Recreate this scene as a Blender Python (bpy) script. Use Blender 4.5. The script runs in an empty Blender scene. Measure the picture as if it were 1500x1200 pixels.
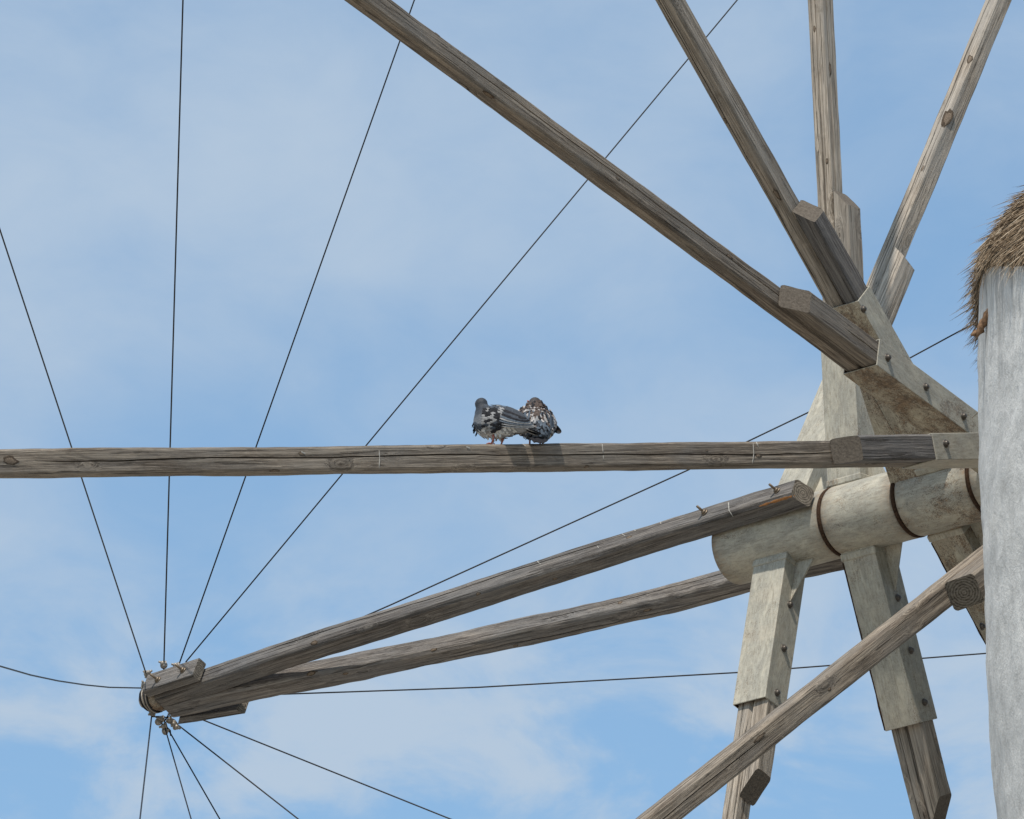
import bpy, bmesh, math, random
import numpy as np
from mathutils import Vector, Matrix, noise
from mathutils.bvhtree import BVHTree
random.seed(7); rng = np.random.default_rng(7)
scn = bpy.context.scene
COL = scn.collection

# ------------------------------------------------------------------ camera, sky, sun, exposure
F_PX, CXP, CYP = 12000.0, 750.0, 600.0
PITCH = math.radians(20); CAM_Z = 1.6
cam_d = bpy.data.cameras.new('camera'); cam = bpy.data.objects.new('camera', cam_d); COL.objects.link(cam)
cam.location = (0, 0, CAM_Z); cam.rotation_euler = (math.pi/2 + PITCH, 0, 0)
cam_d.sensor_width = 36; cam_d.sensor_fit = 'HORIZONTAL'; cam_d.lens = 36*F_PX/1500
cam_d.clip_start = 0.5; cam_d.clip_end = 6000
scn.camera = cam

SUN_EL, SUN_AZ = math.radians(60), math.radians(199)     # azimuth clockwise from +Y (the view direction)
SUN_DIR = Vector((math.sin(SUN_AZ)*math.cos(SUN_EL), math.cos(SUN_AZ)*math.cos(SUN_EL), math.sin(SUN_EL)))
world = bpy.data.worlds.new('World'); scn.world = world; world.use_nodes = True
wn, wl = world.node_tree.nodes, world.node_tree.links
wn.clear()
wout = wn.new('ShaderNodeOutputWorld'); bg = wn.new('ShaderNodeBackground'); bg.inputs['Strength'].default_value = 0.15
sky = wn.new('ShaderNodeTexSky'); sky.sky_type = 'NISHITA'; sky.sun_disc = False
sky.sun_elevation = SUN_EL; sky.sun_rotation = SUN_AZ; sky.air_density = 1.0; sky.dust_density = 1.2; sky.ozone_density = 2.2
tc = wn.new('ShaderNodeTexCoord')
def wnoise(scale, detail, rough, dist, sx=1, sz=1, off=0):
    m = wn.new('ShaderNodeMapping'); m.inputs['Scale'].default_value = (sx, sx, sz); m.inputs['Location'].default_value = (off, off*.7, off*.3)
    n = wn.new('ShaderNodeTexNoise'); n.inputs['Scale'].default_value = scale; n.inputs['Detail'].default_value = detail
    n.inputs['Roughness'].default_value = rough; n.inputs['Distortion'].default_value = dist
    wl.new(tc.outputs['Generated'], m.inputs['Vector']); wl.new(m.outputs[0], n.inputs['Vector']); return n
c1 = wnoise(15, 3, .42, .15, 1, 1.35, 3.4); c2 = wnoise(44, 6, .58, .35, 1, 1.7, 7.7)
def wmath(op, a, b, clamp=False):
    n = wn.new('ShaderNodeMath'); n.operation = op; n.use_clamp = clamp
    for i, v in enumerate((a, b)):
        if isinstance(v, (int, float)): n.inputs[i].default_value = v
        else: wl.new(v, n.inputs[i])
    return n.outputs[0]
sxyz = wn.new('ShaderNodeSeparateXYZ'); wl.new(tc.outputs['Generated'], sxyz.inputs[0])
lowm = wn.new('ShaderNodeMapRange'); lowm.interpolation_type = 'SMOOTHSTEP'; wl.new(sxyz.outputs[2], lowm.inputs['Value'])
for k_, v_ in zip(('From Min', 'From Max', 'To Min', 'To Max'), (.335, .30, .34, .62)): lowm.inputs[k_].default_value = v_      # puffier cloud in the lower layer of the sky
mix = wmath('ADD', wmath('MULTIPLY', c1.outputs['Fac'], wmath('SUBTRACT', 1.0, lowm.outputs[0])), wmath('MULTIPLY', c2.outputs['Fac'], lowm.outputs[0]))
mr = wn.new('ShaderNodeMapRange'); mr.interpolation_type = 'SMOOTHSTEP'
mr.inputs['From Min'].default_value = .36; mr.inputs['From Max'].default_value = .66
mr.inputs['To Min'].default_value = 0.12; mr.inputs['To Max'].default_value = .98
mix = wmath('ADD', wmath('MULTIPLY', wmath('SUBTRACT', mix, .5), wmath('ADD', wmath('MULTIPLY', lowm.outputs[0], 4.6), -.98)), .49)
wl.new(mix, mr.inputs['Value'])
mxc = wn.new('ShaderNodeMix'); mxc.data_type = 'RGBA'
tint = wn.new('ShaderNodeMix'); tint.data_type = 'RGBA'; tint.blend_type = 'MULTIPLY'; tint.inputs[0].default_value = 1
tint.inputs[7].default_value = (.90, 1.07, 1.06, 1)
wl.new(sky.outputs[0], tint.inputs[6]); wl.new(tint.outputs[2], mxc.inputs[6])
mxc.inputs[7].default_value = (2.85, 3.55, 4.4, 1)          # thin cloud, same physical units as the sky texture
wl.new(mr.outputs[0], mxc.inputs[0]); wl.new(mxc.outputs[2], bg.inputs['Color']); wl.new(bg.outputs[0], wout.inputs['Surface'])

sun_d = bpy.data.lights.new('sun', 'SUN'); sun_d.energy = 3.9; sun_d.angle = math.radians(1.2); sun_d.color = (1, .94, .86)
sun = bpy.data.objects.new('sun', sun_d); COL.objects.link(sun); sun.location = (0, 0, 60)
sun.rotation_euler = SUN_DIR.to_track_quat('Z', 'Y').to_euler()
scn.view_settings.view_transform = 'Standard'; scn.view_settings.look = 'None'
scn.view_settings.exposure = 0.12; scn.view_settings.gamma = 1; scn.view_settings.use_curve_mapping = False

# ------------------------------------------------------------------ geometry of the place
FW = Vector((0, math.cos(PITCH), math.sin(PITCH))); UPV = Vector((0, -math.sin(PITCH), math.cos(PITCH))); RT = Vector((1, 0, 0))
C0 = Vector((0, 0, CAM_Z))
def ray(x, y): return FW + RT*((x-CXP)/F_PX) + UPV*((CYP-y)/F_PX)
def proj(X):
    v = X - C0; z = v.dot(FW); return Vector((CXP + F_PX*v.dot(RT)/z, CYP - F_PX*v.dot(UPV)/z))
HUB = C0 + ray(1240, 762)*34.0                          # a point on the axis of the windshaft
ca, ct = math.radians(39.5), math.radians(-0.25)
S = Vector((-math.cos(ca)*math.cos(ct), math.sin(ca)*math.cos(ct), math.sin(ct))).normalized()   # axis, pointing out of the mill
U = (Vector((0, 0, 1)) - S*S.z).normalized(); HH = S.cross(U)
def on_plane(x, y, s, n=None):                          # point of the wheel plane at distance s behind the hub point
    n = n or S; Q = HUB - S*s; d = ray(x, y); return C0 + d*((Q-C0).dot(n)/d.dot(n))
def at_depth(x, y, ref):                                # point of the sight line at the distance of ref
    d = ray(x, y); return C0 + d*(ref-C0).dot(FW)
def station_of(px):
    lo, hi = -7.0, 6.0
    for _ in range(60):
        m = (lo+hi)/2
        if proj(HUB - S*m).x < px: lo = m
        else: hi = m
    return lo

# ------------------------------------------------------------------ materials
def new_mat(name):
    m = bpy.data.materials.new(name); m.use_nodes = True; nt = m.node_tree
    b = nt.nodes['Principled BSDF']; return m, nt.nodes, nt.links, b
class NB:
    def __init__(s, nodes, links): s.n, s.l = nodes, links
    def _in(s, sock, v):
        if isinstance(v, (int, float)): sock.default_value = v
        elif isinstance(v, tuple): sock.default_value = v
        else: s.l.new(v, sock)
    def math(s, op, a, b=0.0, c=None, clamp=False):
        n = s.n.new('ShaderNodeMath'); n.operation = op; n.use_clamp = clamp
        s._in(n.inputs[0], a); s._in(n.inputs[1], b)
        if c is not None: s._in(n.inputs[2], c)
        return n.outputs[0]
    def mapping(s, vec, scale=(1,1,1), loc=(0,0,0)):
        n = s.n.new('ShaderNodeMapping'); s.l.new(vec, n.inputs[0]); n.inputs['Scale'].default_value = scale; s._in(n.inputs['Location'], loc); return n.outputs[0]
    def noise(s, vec, scale, detail=4, rough=.55, dist=0):
        n = s.n.new('ShaderNodeTexNoise'); s.l.new(vec, n.inputs['Vector'])
        n.inputs['Scale'].default_value = scale; n.inputs['Detail'].default_value = detail; n.inputs['Roughness'].default_value = rough; n.inputs['Distortion'].default_value = dist
        return n.outputs['Fac']
    def voro(s, vec, scale, rand=1.0):
        n = s.n.new('ShaderNodeTexVoronoi'); s.l.new(vec, n.inputs['Vector']); n.inputs['Scale'].default_value = scale; n.inputs['Randomness'].default_value = rand
        return n
    def rng(s, v, a, b, c=0.0, d=1.0, smooth=False):
        n = s.n.new('ShaderNodeMapRange'); n.clamp = True
        if smooth: n.interpolation_type = 'SMOOTHSTEP'
        s._in(n.inputs['Value'], v)
        for k, x in zip(('From Min','From Max','To Min','To Max'), (a, b, c, d)): n.inputs[k].default_value = x
        return n.outputs[0]
    def ramp(s, v, stops):
        n = s.n.new('ShaderNodeValToRGB'); s.l.new(v, n.inputs[0]); e = n.color_ramp.elements
        while len(e) < len(stops): e.new(.5)
        for el, (p, c) in zip(e, stops): el.position = p; el.color = (*c, 1)
        return n.outputs[0]
    def mixc(s, f, a, b, mode='MIX'):
        n = s.n.new('ShaderNodeMix'); n.data_type = 'RGBA'; n.blend_type = mode; s._in(n.inputs[0], f)
        s._in(n.inputs[6], (*a, 1) if isinstance(a, tuple) else a); s._in(n.inputs[7], (*b, 1) if isinstance(b, tuple) else b); return n.outputs[2]
    def bump(s, h, strength, dist, normal=None):
        n = s.n.new('ShaderNodeBump'); n.inputs['Strength'].default_value = strength; n.inputs['Distance'].default_value = dist; s.l.new(h, n.inputs['Height'])
        if normal is not None: s.l.new(normal, n.inputs['Normal'])
        return n.outputs[0]
    def objvec(s):
        t = s.n.new('ShaderNodeTexCoord'); o = s.n.new('ShaderNodeObjectInfo')
        v = s.n.new('ShaderNodeVectorMath'); v.operation = 'MULTIPLY_ADD'
        r = s.n.new('ShaderNodeCombineXYZ')
        for i in range(3): s.l.new(o.outputs['Random'], r.inputs[i])
        s.l.new(r.outputs[0], v.inputs[0]); v.inputs[1].default_value = (37.0, 11.0, 23.0); s.l.new(t.outputs['Object'], v.inputs[2])
        return v.outputs[0], o.outputs['Random'], t.outputs['Object']

def wood_mat(name, dark, mid, light, patina):
    m, n, l, b = new_mat(name); q = NB(n, l)
    vec, rnd, obj = q.objvec()
    # knots: sparse cells, stretched along the grain
    kv = q.mapping(vec, (3.0, 9.5, 9.5)); vo = q.voro(kv, 1.0)
    sep = n.new('ShaderNodeSeparateColor'); l.new(vo.outputs['Color'], sep.inputs[0])
    has = q.math('GREATER_THAN', sep.outputs[0], .32)
    kd = q.math('MULTIPLY', q.rng(vo.outputs['Distance'], 0, .30, 1, 0, True), has)
    ringk = q.math('SINE', q.math('MULTIPLY', vo.outputs['Distance'], 70.0))
    knot = q.math('MULTIPLY', q.rng(q.math('ADD', vo.outputs['Distance'], q.math('MULTIPLY', q.math('SUBTRACT', q.noise(q.mapping(vec, (12, 70, 70)), 1.0, 4, .6), .5), .12)), .03, .10, 1, 0), has)
    # grain bends around knots
    off = n.new('ShaderNodeCombineXYZ'); kk = q.math('MULTIPLY', kd, .045); l.new(kk, off.inputs[1]); l.new(q.math('MULTIPLY', kk, -.8), off.inputs[2])
    va = n.new('ShaderNodeVectorMath'); va.operation = 'ADD'; l.new(vec, va.inputs[0]); l.new(off.outputs[0], va.inputs[1]); gv = va.outputs[0]
    g1 = q.noise(q.mapping(gv, (1.3, 60, 60)), 1.0, 5, .62, .12)
    g2 = q.noise(q.mapping(gv, (3.2, 210, 210)), 1.0, 4, .65, .1)
    g3 = q.noise(q.mapping(gv, (10, 560, 560)), 1.0, 2, .6)
    gr = q.math('ADD', q.math('ADD', q.math('MULTIPLY', g1, .36), q.math('MULTIPLY', g2, .36)), q.math('MULTIPLY', g3, .28))
    c = q.ramp(gr, [(.38, dark), (.475, mid), (.56, light), (.68, tuple(min(1, x*1.15) for x in light))])
    blot = q.noise(q.mapping(vec, (2.2, 9, 9)), 1.0, 5, .6, .5)
    c = q.mixc(q.rng(blot, .40, .66, 0, .75), c, patina)
    b2 = q.noise(q.mapping(vec, (5, 22, 22)), 1.0, 6, .7, 1.0)
    c = q.mixc(q.rng(b2, .54, .70, 0, .6), c, tuple(x*.42 for x in mid))
    c = q.mixc(q.rng(b2, .40, .30, 0, .35), c, tuple(min(1,x*1.35) for x in light))
    tint_w = q.rng(rnd, 0, 1, .86, 1.18)
    hv = n.new('ShaderNodeHueSaturation'); l.new(c, hv.inputs['Color']); l.new(tint_w, hv.inputs['Value']); c = hv.outputs[0]
    c = q.mixc(q.math('MULTIPLY', q.rng(ringk, -.2, 1, 0, .5), q.math('MULTIPLY', kd, .8)), c, tuple(x*.4 for x in dark))
    c = q.mixc(q.math('MULTIPLY', knot, .8), c, (.045, .032, .022))
    # fine weather checks along the grain
    ck = q.noise(q.mapping(gv, (2.2, 120, 120)), 1.0, 2, .5, .0)
    check = q.math('MULTIPLY', q.rng(ck, .635, .67, 0, 1), q.rng(blot, .35, .5, 0, 1))
    c = q.mixc(q.math('MULTIPLY', check, .6), c, (.04,.032,.025))
    # grey silt specks
    sp = q.noise(vec, 320, 2, .5); c = q.mixc(q.rng(sp, .62, .75, 0, .45), c, (.40, .37, .33))
    l.new(c, b.inputs['Base Color']); b.inputs['Roughness'].default_value = .82; b.inputs['Specular IOR Level'].default_value = .22
    h = q.math('ADD', q.math('MULTIPLY', g2, .6), q.math('ADD', q.math('MULTIPLY', g1, .7), q.math('MULTIPLY', g3, .2)))
    h = q.math('SUBTRACT', h, q.math('MULTIPLY', check, 1.4)); h = q.math('ADD', h, q.math('MULTIPLY', knot, .35))
    l.new(q.bump(h, 1.0, .007), b.inputs['Normal'])
    return m
def endgrain_mat(name, a, bcol, rings=.22):
    m, n, l, b = new_mat(name); q = NB(n, l); vec, rnd, obj = q.objvec()
    w = n.new('ShaderNodeTexWave'); w.wave_type = 'RINGS'; w.rings_direction = 'X'; l.new(obj, w.inputs['Vector'])
    w.inputs['Scale'].default_value = 30; w.inputs['Distortion'].default_value = 2.2; w.inputs['Detail'].default_value = 3; w.inputs['Detail Scale'].default_value = 2
    nz = q.noise(q.mapping(vec, (1, .35, 1)), 130, 5, .7)
    c = q.ramp(q.math('ADD', q.math('MULTIPLY', w.outputs['Fac'], rings), q.math('MULTIPLY', nz, 1.05-rings)), [(.35, a), (.72, bcol)])
    l.new(c, b.inputs['Base Color']); b.inputs['Roughness'].default_value = .9; b.inputs['Specular IOR Level'].default_value = .15
    l.new(q.bump(nz, .6, .003), b.inputs['Normal']); return m
WOOD = wood_mat('weathered_wood', (.080,.061,.045), (.24,.197,.152), (.46,.39,.31), (.33,.30,.26))
WOODB = wood_mat('brown_weathered_wood', (.050,.038,.029), (.145,.116,.088), (.30,.25,.195), (.18,.162,.14))
WOODG = wood_mat('grey_weathered_wood', (.040,.034,.030), (.105,.092,.082), (.235,.21,.185), (.135,.132,.13))
ENDG = endgrain_mat('end_grain', (.055,.045,.035), (.25,.215,.17), .20)
ENDS = endgrain_mat('sawn_slope', (.085,.070,.056), (.175,.148,.118), .05)

def steel_mat(name, rust, base_a=(.33,.31,.255), base_b=(.45,.415,.33), ends=None):
    m, n, l, b = new_mat(name); q = NB(n, l); vec, rnd, obj = q.objvec()
    a1 = q.noise(q.mapping(vec, (7, 16, 16)), 1, 6, .65, .8); a2 = q.noise(vec, 60, 6, .7, .2); a3 = q.noise(vec, 210, 4, .7)
    c = q.ramp(q.math('ADD', q.math('MULTIPLY', a1, .65), q.math('MULTIPLY', a2, .35)), [(.30, tuple(x*.85 for x in base_a)), (.45, base_a), (.6, base_b), (.75, tuple(x*1.06 for x in base_b))])
    pk = q.noise(q.mapping(vec, (9, 3, 9)), 1, 4, .6, .4); c = q.mixc(q.rng(pk, .5, .72, 0, .35), c, (.44,.37,.28))
    gr = q.noise(q.mapping(vec, (4, 10, 4)), 1.2, 3, .5); c = q.mixc(q.rng(gr, .50, .72, 0, .25), c, (.30,.30,.27))
    spk = q.math('MULTIPLY', q.rng(a3, .54, .66, 0, 1), q.rng(a1, .62, .42, .15, 1)); c = q.mixc(q.math('MULTIPLY', spk, .62), c, (.14,.115,.08))
    sk2 = q.noise(q.mapping(vec, (22, 120, 120)), 1, 5, .7, .1); c = q.mixc(q.rng(sk2, .52, .66, 0, .55), c, (.20,.17,.125)); c = q.mixc(q.rng(sk2, .44, .34, 0, .3), c, (.55,.53,.45))
    rm = q.noise(q.mapping(vec, (5, 8, 8), (5, 5, 5)), 1, 8, .72, .6)
    rf = q.rng(q.math('ADD', q.math('MULTIPLY', rm, .62), q.math('MULTIPLY', a3, .38)), .575 - .15*rust, .615 - .11*rust, 0, .45 + .5*rust)
    if ends is not None:
        sxx = n.new('ShaderNodeSeparateXYZ'); l.new(obj, sxx.inputs[0])
        e_ = q.math('MAXIMUM', q.rng(sxx.outputs[0], ends[0], ends[0]+ends[2], 1, 0), q.rng(sxx.outputs[0], ends[1]-ends[2], ends[1], 0, 1))
        rf = q.math('MAXIMUM', rf, q.math('MULTIPLY', q.math('MULTIPLY', e_, e_), q.rng(q.math('ADD', q.math('MULTIPLY', rm, .5), q.math('MULTIPLY', a2, .5)), .40, .58, .15, .95)))
    rc = q.ramp(a2, [(.36, (.035,.020,.012)), (.5, (.11,.062,.033)), (.64, (.24,.15,.08))])
    c = q.mixc(rf, c, rc)
    l.new(c, b.inputs['Base Color']); b.inputs['Roughness'].default_value = .68; b.inputs['Metallic'].default_value = .06; b.inputs['Specular IOR Level'].default_value = .35
    l.new(q.bump(q.math('ADD', a2, q.math('MULTIPLY', a3, .5)), .18, .002), b.inputs['Normal']); return m
STEEL = steel_mat('weathered_painted_steel', .12)
STEELR = steel_mat('rusty_painted_steel', .66, (.30,.265,.20), (.44,.395,.30))
RUST = plain_rust = None
def plain(name, col, rough=.6, metal=0.0, var=.25, scale=60, spec=.4):
    m, n, l, b = new_mat(name); q = NB(n, l); vec, rnd, obj = q.objvec()
    nz = q.noise(vec, scale, 4, .6)
    c = q.ramp(nz, [(.3, tuple(x*(1-var) for x in col)), (.7, tuple(min(1, x*(1+var)) for x in col))])
    l.new(c, b.inputs['Base Color']); b.inputs['Roughness'].default_value = rough; b.inputs['Metallic'].default_value = metal; b.inputs['Specular IOR Level'].default_value = spec
    return m
RUST = plain('dark_rust_scale', (.045,.026,.016), .9, 0, .6, 120, .1)
BOLT = plain('oxidised_bolt_steel', (.10,.085,.07), .45, .5, .4, 200)
BRASS = plain('yellowed_stud_steel', (.14,.105,.07), .45, .5, .4, 200)
CABLE = plain('dark_wire_rope', (.022,.022,.024), .55, .3, .3, 400)
GALV = plain('galvanised_clamp', (.27,.24,.20), .5, .3, .35, 200)
DROP = plain('dried_bird_dropping', (.40,.38,.34), .9, 0, .12, 200, .1)
RESIN = plain('fresh_orange_split_wood', (.28,.13,.05), .8, 0, .3, 90, .1)

def wall_mat():
    m, n, l, b = new_mat('whitewashed_plaster'); q = NB(n, l); t = n.new('ShaderNodeTexCoord'); v = t.outputs['Object']
    a = q.noise(v, 1.7, 7, .62, .3); f = q.noise(v, 14, 8, .68, .2); ff = q.noise(v, 70, 5, .7)
    st = q.noise(q.mapping(v, (9, 9, .8)), 1, 6, .62, .35); st2 = q.noise(q.mapping(v, (30, 30, 3.5)), 1, 5, .65, .3)
    c = q.ramp(q.math('ADD', q.math('MULTIPLY', f, .7), q.math('MULTIPLY', st, .3)), [(.34, (.47,.462,.440)), (.5, (.58,.572,.548)), (.66, (.68,.668,.635))])
    c = q.mixc(q.rng(st2, .55, .70, 0, .22), c, (.48,.465,.43))
    c = q.mixc(q.rng(a, .55, .7, 0, .3), c, (.55,.52,.45))
    # grey runs from under the thatch, fading downwards as stains do
    sz = n.new('ShaderNodeSeparateXYZ'); l.new(v, sz.inputs[0])
    top = q.rng(sz.outputs[2], TOWER_TOP - .75, TOWER_TOP, 0, 1)
    c = q.mixc(q.math('MULTIPLY', q.math('MULTIPLY', top, q.rng(q.noise(q.mapping(v, (16, 16, .6)), 1, 5, .6, .4), .48, .64)), .6), c, (.20,.19,.175))
    sp = q.noise(q.mapping(v, (60, 60, 28)), 1, 3, .6); c = q.mixc(q.rng(sp, .70, .76, 0, .55), c, (.17,.155,.14))
    vo = q.voro(q.mapping(v, (7, 7, 4.2)), 1); c = q.mixc(q.math('MULTIPLY', q.rng(vo.outputs['Distance'], .0, .05, 1, 0), .5), c, (.25,.235,.21))
    l.new(c, b.inputs['Base Color']); b.inputs['Roughness'].default_value = .92; b.inputs['Specular IOR Level'].default_value = .15
    h = q.math('ADD', q.math('MULTIPLY', f, 1.0), q.math('ADD', q.math('MULTIPLY', ff, .25), q.math('MULTIPLY', a, 1.6)))
    l.new(q.bump(h, .55, .02), b.inputs['Normal']); return m

# ------------------------------------------------------------------ mesh helpers
def link(o, parent=None):
    COL.objects.link(o)
    if parent is not None:
        mw = o.matrix_world.copy() if o.matrix_basis == Matrix() else o.matrix_basis.copy()
        o.parent = parent
        p = parent; inv = Matrix()
        chain = []
        while p is not None: chain.append(p); p = p.parent
        M = Matrix()
        for c in reversed(chain): M = M @ c.matrix_parent_inverse @ c.matrix_basis
        o.matrix_parent_inverse = M.inverted()
        o.matrix_basis = mw
    return o
def mesh_obj(name, verts, faces, mats, parent=None, M=None, smooth=False, fm=None):
    me = bpy.data.meshes.new(name); me.from_pydata([tuple(v) for v in verts], [], faces); me.update()
    for m in (mats if isinstance(mats, (list, tuple)) else [mats]): me.materials.append(m)
    if fm is not None: me.polygons.foreach_set('material_index', fm)
    if smooth: me.polygons.foreach_set('use_smooth', [True]*len(me.polygons))
    o = bpy.data.objects.new(name, me)
    if M is not None: o.matrix_basis = M
    return link(o, parent)
def empty(name, loc, label, cat, group=None):
    o = bpy.data.objects.new(name, None); o.location = loc; o.empty_display_size = .3; COL.objects.link(o)
    o['label'] = label; o['category'] = cat
    if group: o['group'] = group
    return o
def frame(origin, x, yhint):
    x = x.normalized(); y = (yhint - x*yhint.dot(x)).normalized(); z = x.cross(y)
    return Matrix((( x.x, y.x, z.x, origin.x), (x.y, y.y, z.y, origin.y), (x.z, y.z, z.z, origin.z), (0, 0, 0, 1)))

def timber(name, pts, ahint, wa, wt, mats, parent, cham=.16, cracks=(), cut0=0., cut1=0., wob=.0022, seed=0, step=.03, wtaper=None):
    """A sawn and weathered timber along the polyline pts. wa / wt: size along / across ahint.
    cracks: (side, u, t0, t1, depth): split on side 0..3, u across it, between lengths t0..t1 (fractions)."""
    pts = [Vector(p) for p in pts]; M = frame(pts[0], pts[-1]-pts[0], ahint); Mi = M.inverted()
    lp = [Mi @ p for p in pts]; L = lp[-1].x
    n = max(4, int(L/step)); rs = random.Random(seed*17+3)
    ch = cham*min(wa, wt); a, t = wa/2, wt/2
    corners = [(a, -t+ch), (a, t-ch), (a-ch, t), (-a+ch, t), (-a, t-ch), (-a, -t+ch), (-a+ch, -t), (a-ch, -t)]
    # perimeter slots: list of lists of (y,z, kind, crackindex)
    per = []; side = 0
    for i in range(8):
        p, q = Vector(corners[i]), Vector(corners[(i+1) % 8])
        if i % 2 == 0:
            cr = [c for c in cracks if c[0] == i//2]
            if cr:
                c = cr[0]; per.append((p, None, 0))
                mid = p.lerp(q, c[1]); tang = (q-p).normalized()
                for k in (-1, 0, 1): per.append((mid + tang*k*.0026, c, k))
            else:
                for k in range(4): per.append((p.lerp(q, k/4), None, 0))
        else:
            per.append((p, None, 0)); per.append((p.lerp(q, .5) + (p+q).normalized()*ch*.12, None, 0))
    m = len(per); verts = []; faces = []; fm = []
    for i in range(n+1):
        f = i/n; x = L*f
        # centre by interpolation of the polyline
        for j in range(len(lp)-1):
            if x <= lp[j+1].x or j == len(lp)-2:
                g = (x-lp[j].x)/(lp[j+1].x-lp[j].x); cy = lp[j].y + (lp[j+1].y-lp[j].y)*g; cz = lp[j].z + (lp[j+1].z-lp[j].z)*g; break
        sc = 1.0 if wtaper is None else wtaper[0] + (wtaper[1]-wtaper[0])*f
        for (p, c, k) in per:
            y, z = p.x*sc, p.y*sc
            nz = noise.noise(Vector((x*2.2+seed*7.1, p.x*16, p.y*16)))*wob*1.6 + noise.noise(Vector((x*9+seed*3.3, p.x*45, p.y*45)))*wob*.8
            r = math.hypot(y, z)+1e-6; y += y/r*nz; z += z/r*nz
            if c is not None:
                s_, u_, t0, t1, dep = c
                tt = (f-t0)/(t1-t0); amt = max(0, min(1, min(tt, 1-tt)*9)) if 0 < tt < 1 else 0
                amt = min(1.0, amt*(.75+1.2*abs(noise.noise(Vector((x*3.1, seed*5.0, 1.7))))))
                wnd = noise.noise(Vector((x*1.1+seed, 3.3, u_*9)))*.010 + noise.noise(Vector((x*6+seed, 1.3, u_*9)))*.003
                # wander along the face
                if s_ in (0, 2): z += wnd
                else: y += wnd
                if k == 0:
                    if s_ == 0: y -= dep*amt
                    elif s_ == 2: y += dep*amt
                    elif s_ == 1: z -= dep*amt
                    else: z += dep*amt
                else:
                    shr = (1-min(1, amt*1.3))*.0022*(-k)*(1 if s_ in (0,) else 1)
            xx = x
            if i == 0: xx += cut0*y + rs.uniform(-1, 1)*.0012
            elif i == n: xx += cut1*y + rs.uniform(-1, 1)*.0012
            verts.append((xx, cy+y, cz+z))
    if cut0 or cut1:   # spread the shear over the neighbouring rings so that they never cross
        for i in range(1, n):
            d0 = i*L/n; d1 = L-d0; lim = .16
            for j in range(m):
                v = verts[i*m+j]; yl = per[j][0].x
                s0 = cut0*yl*max(0, 1-d0/lim) if cut0 else 0; s1 = cut1*yl*max(0, 1-d1/lim) if cut1 else 0
                verts[i*m+j] = (v[0]+s0+s1, v[1], v[2])
    for i in range(n):
        for j in range(m):
            k = (j+1) % m; faces.append((i*m+j, i*m+k, (i+1)*m+k, (i+1)*m+j)); fm.append(0)
    faces.append(tuple(reversed(range(m)))); fm.append(1); faces.append(tuple(n*m+j for j in range(m))); fm.append(1)
    return mesh_obj(name, verts, faces, mats, parent, M, False, fm)

def lathe_local(profile, seg=24):
    verts, faces = [], []; n = len(profile)
    for (x, r) in profile:
        for k in range(seg):
            a = 2*math.pi*k/seg; verts.append((x, r*math.cos(a), r*math.sin(a)))
    for i in range(n-1):
        for k in range(seg):
            j = (k+1) % seg; faces.append((i*seg+k, i*seg+j, (i+1)*seg+j, (i+1)*seg+k))
    faces.append(tuple(reversed(range(seg)))); faces.append(tuple((n-1)*seg+k for k in range(seg)))
    return verts, faces
def tube(name, pts, r, mat, parent, seg=8, caps=True):
    pts = [Vector(p) for p in pts]; verts, faces = [], []; n = len(pts); o = pts[0]
    ref = Vector((0, 0, 1)) if abs((pts[-1]-pts[0]).normalized().z) < .9 else Vector((1, 0, 0))
    for i, p in enumerate(pts):
        d = (pts[min(n-1, i+1)] - pts[max(0, i-1)]).normalized(); a = d.cross(ref).normalized(); b = d.cross(a)
        rr = r[i] if isinstance(r, (list, tuple)) else r
        for k in range(seg):
            t = 2*math.pi*k/seg; verts.append(p - o + a*math.cos(t)*rr + b*math.sin(t)*rr)
    for i in range(n-1):
        for k in range(seg):
            j = (k+1) % seg; faces.append((i*seg+k, i*seg+j, (i+1)*seg+j, (i+1)*seg+k))
    if caps: faces.append(tuple(reversed(range(seg)))); faces.append(tuple((n-1)*seg+k for k in range(seg)))
    return mesh_obj(name, verts, faces, mat, parent, Matrix.Translation(o), True)

def hexa_bolt_mesh(name, rad, h, stud=0.0, washer=True):
    """axis +X, base at x = 0"""
    verts, faces = [], []
    def ring(x, r, seg, ph=0):
        s = len(verts)
        for k in range(seg):
            a = 2*math.pi*k/seg+ph; verts.append((x, r*math.cos(a), r*math.sin(a)))
        return s
    def join(a, b, seg):
        for k in range(seg):
            j = (k+1) % seg; faces.append((a+k, a+j, b+j, b+k))
    if washer:
        a = ring(0, rad*1.45, 16); b = ring(.0025, rad*1.42, 16); join(a, b, 16); faces.append(tuple(b+k for k in range(16)))
    a = ring(.0022, rad, 12); b = ring(h*.6, rad, 12); c = ring(h*.92, rad*.72, 12); d = ring(h, rad*.35, 12)
    join(a, b, 12); join(b, c, 12); join(c, d, 12); faces.append(tuple(d+k for k in range(12)))
    if stud:
        a = ring(h*.8, rad*.42, 10); b = ring(h+stud, rad*.42, 10); join(a, b, 10); faces.append(tuple(b+k for k in range(10)))
    me = bpy.data.meshes.new(name); me.from_pydata(verts, [], faces); me.update()
    me.polygons.foreach_set('use_smooth', [True]*len(me.polygons)); return me
BOLT_ME = hexa_bolt_mesh('bolt', .0115, .015); BOLT_ME.materials.append(BOLT)
STUD_ME = hexa_bolt_mesh('stud', .0125, .013, .032); STUD_ME.materials.append(BRASS)
def put_mesh(name, me, pos, axis, parent, spin=None):
    o = bpy.data.objects.new(name, me)
    h = Vector((0, 0, 1)) if abs(axis.normalized().z) < .9 else Vector((1, 0, 0))
    o.matrix_basis = frame(pos, axis, h); return link(o, parent)

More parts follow.
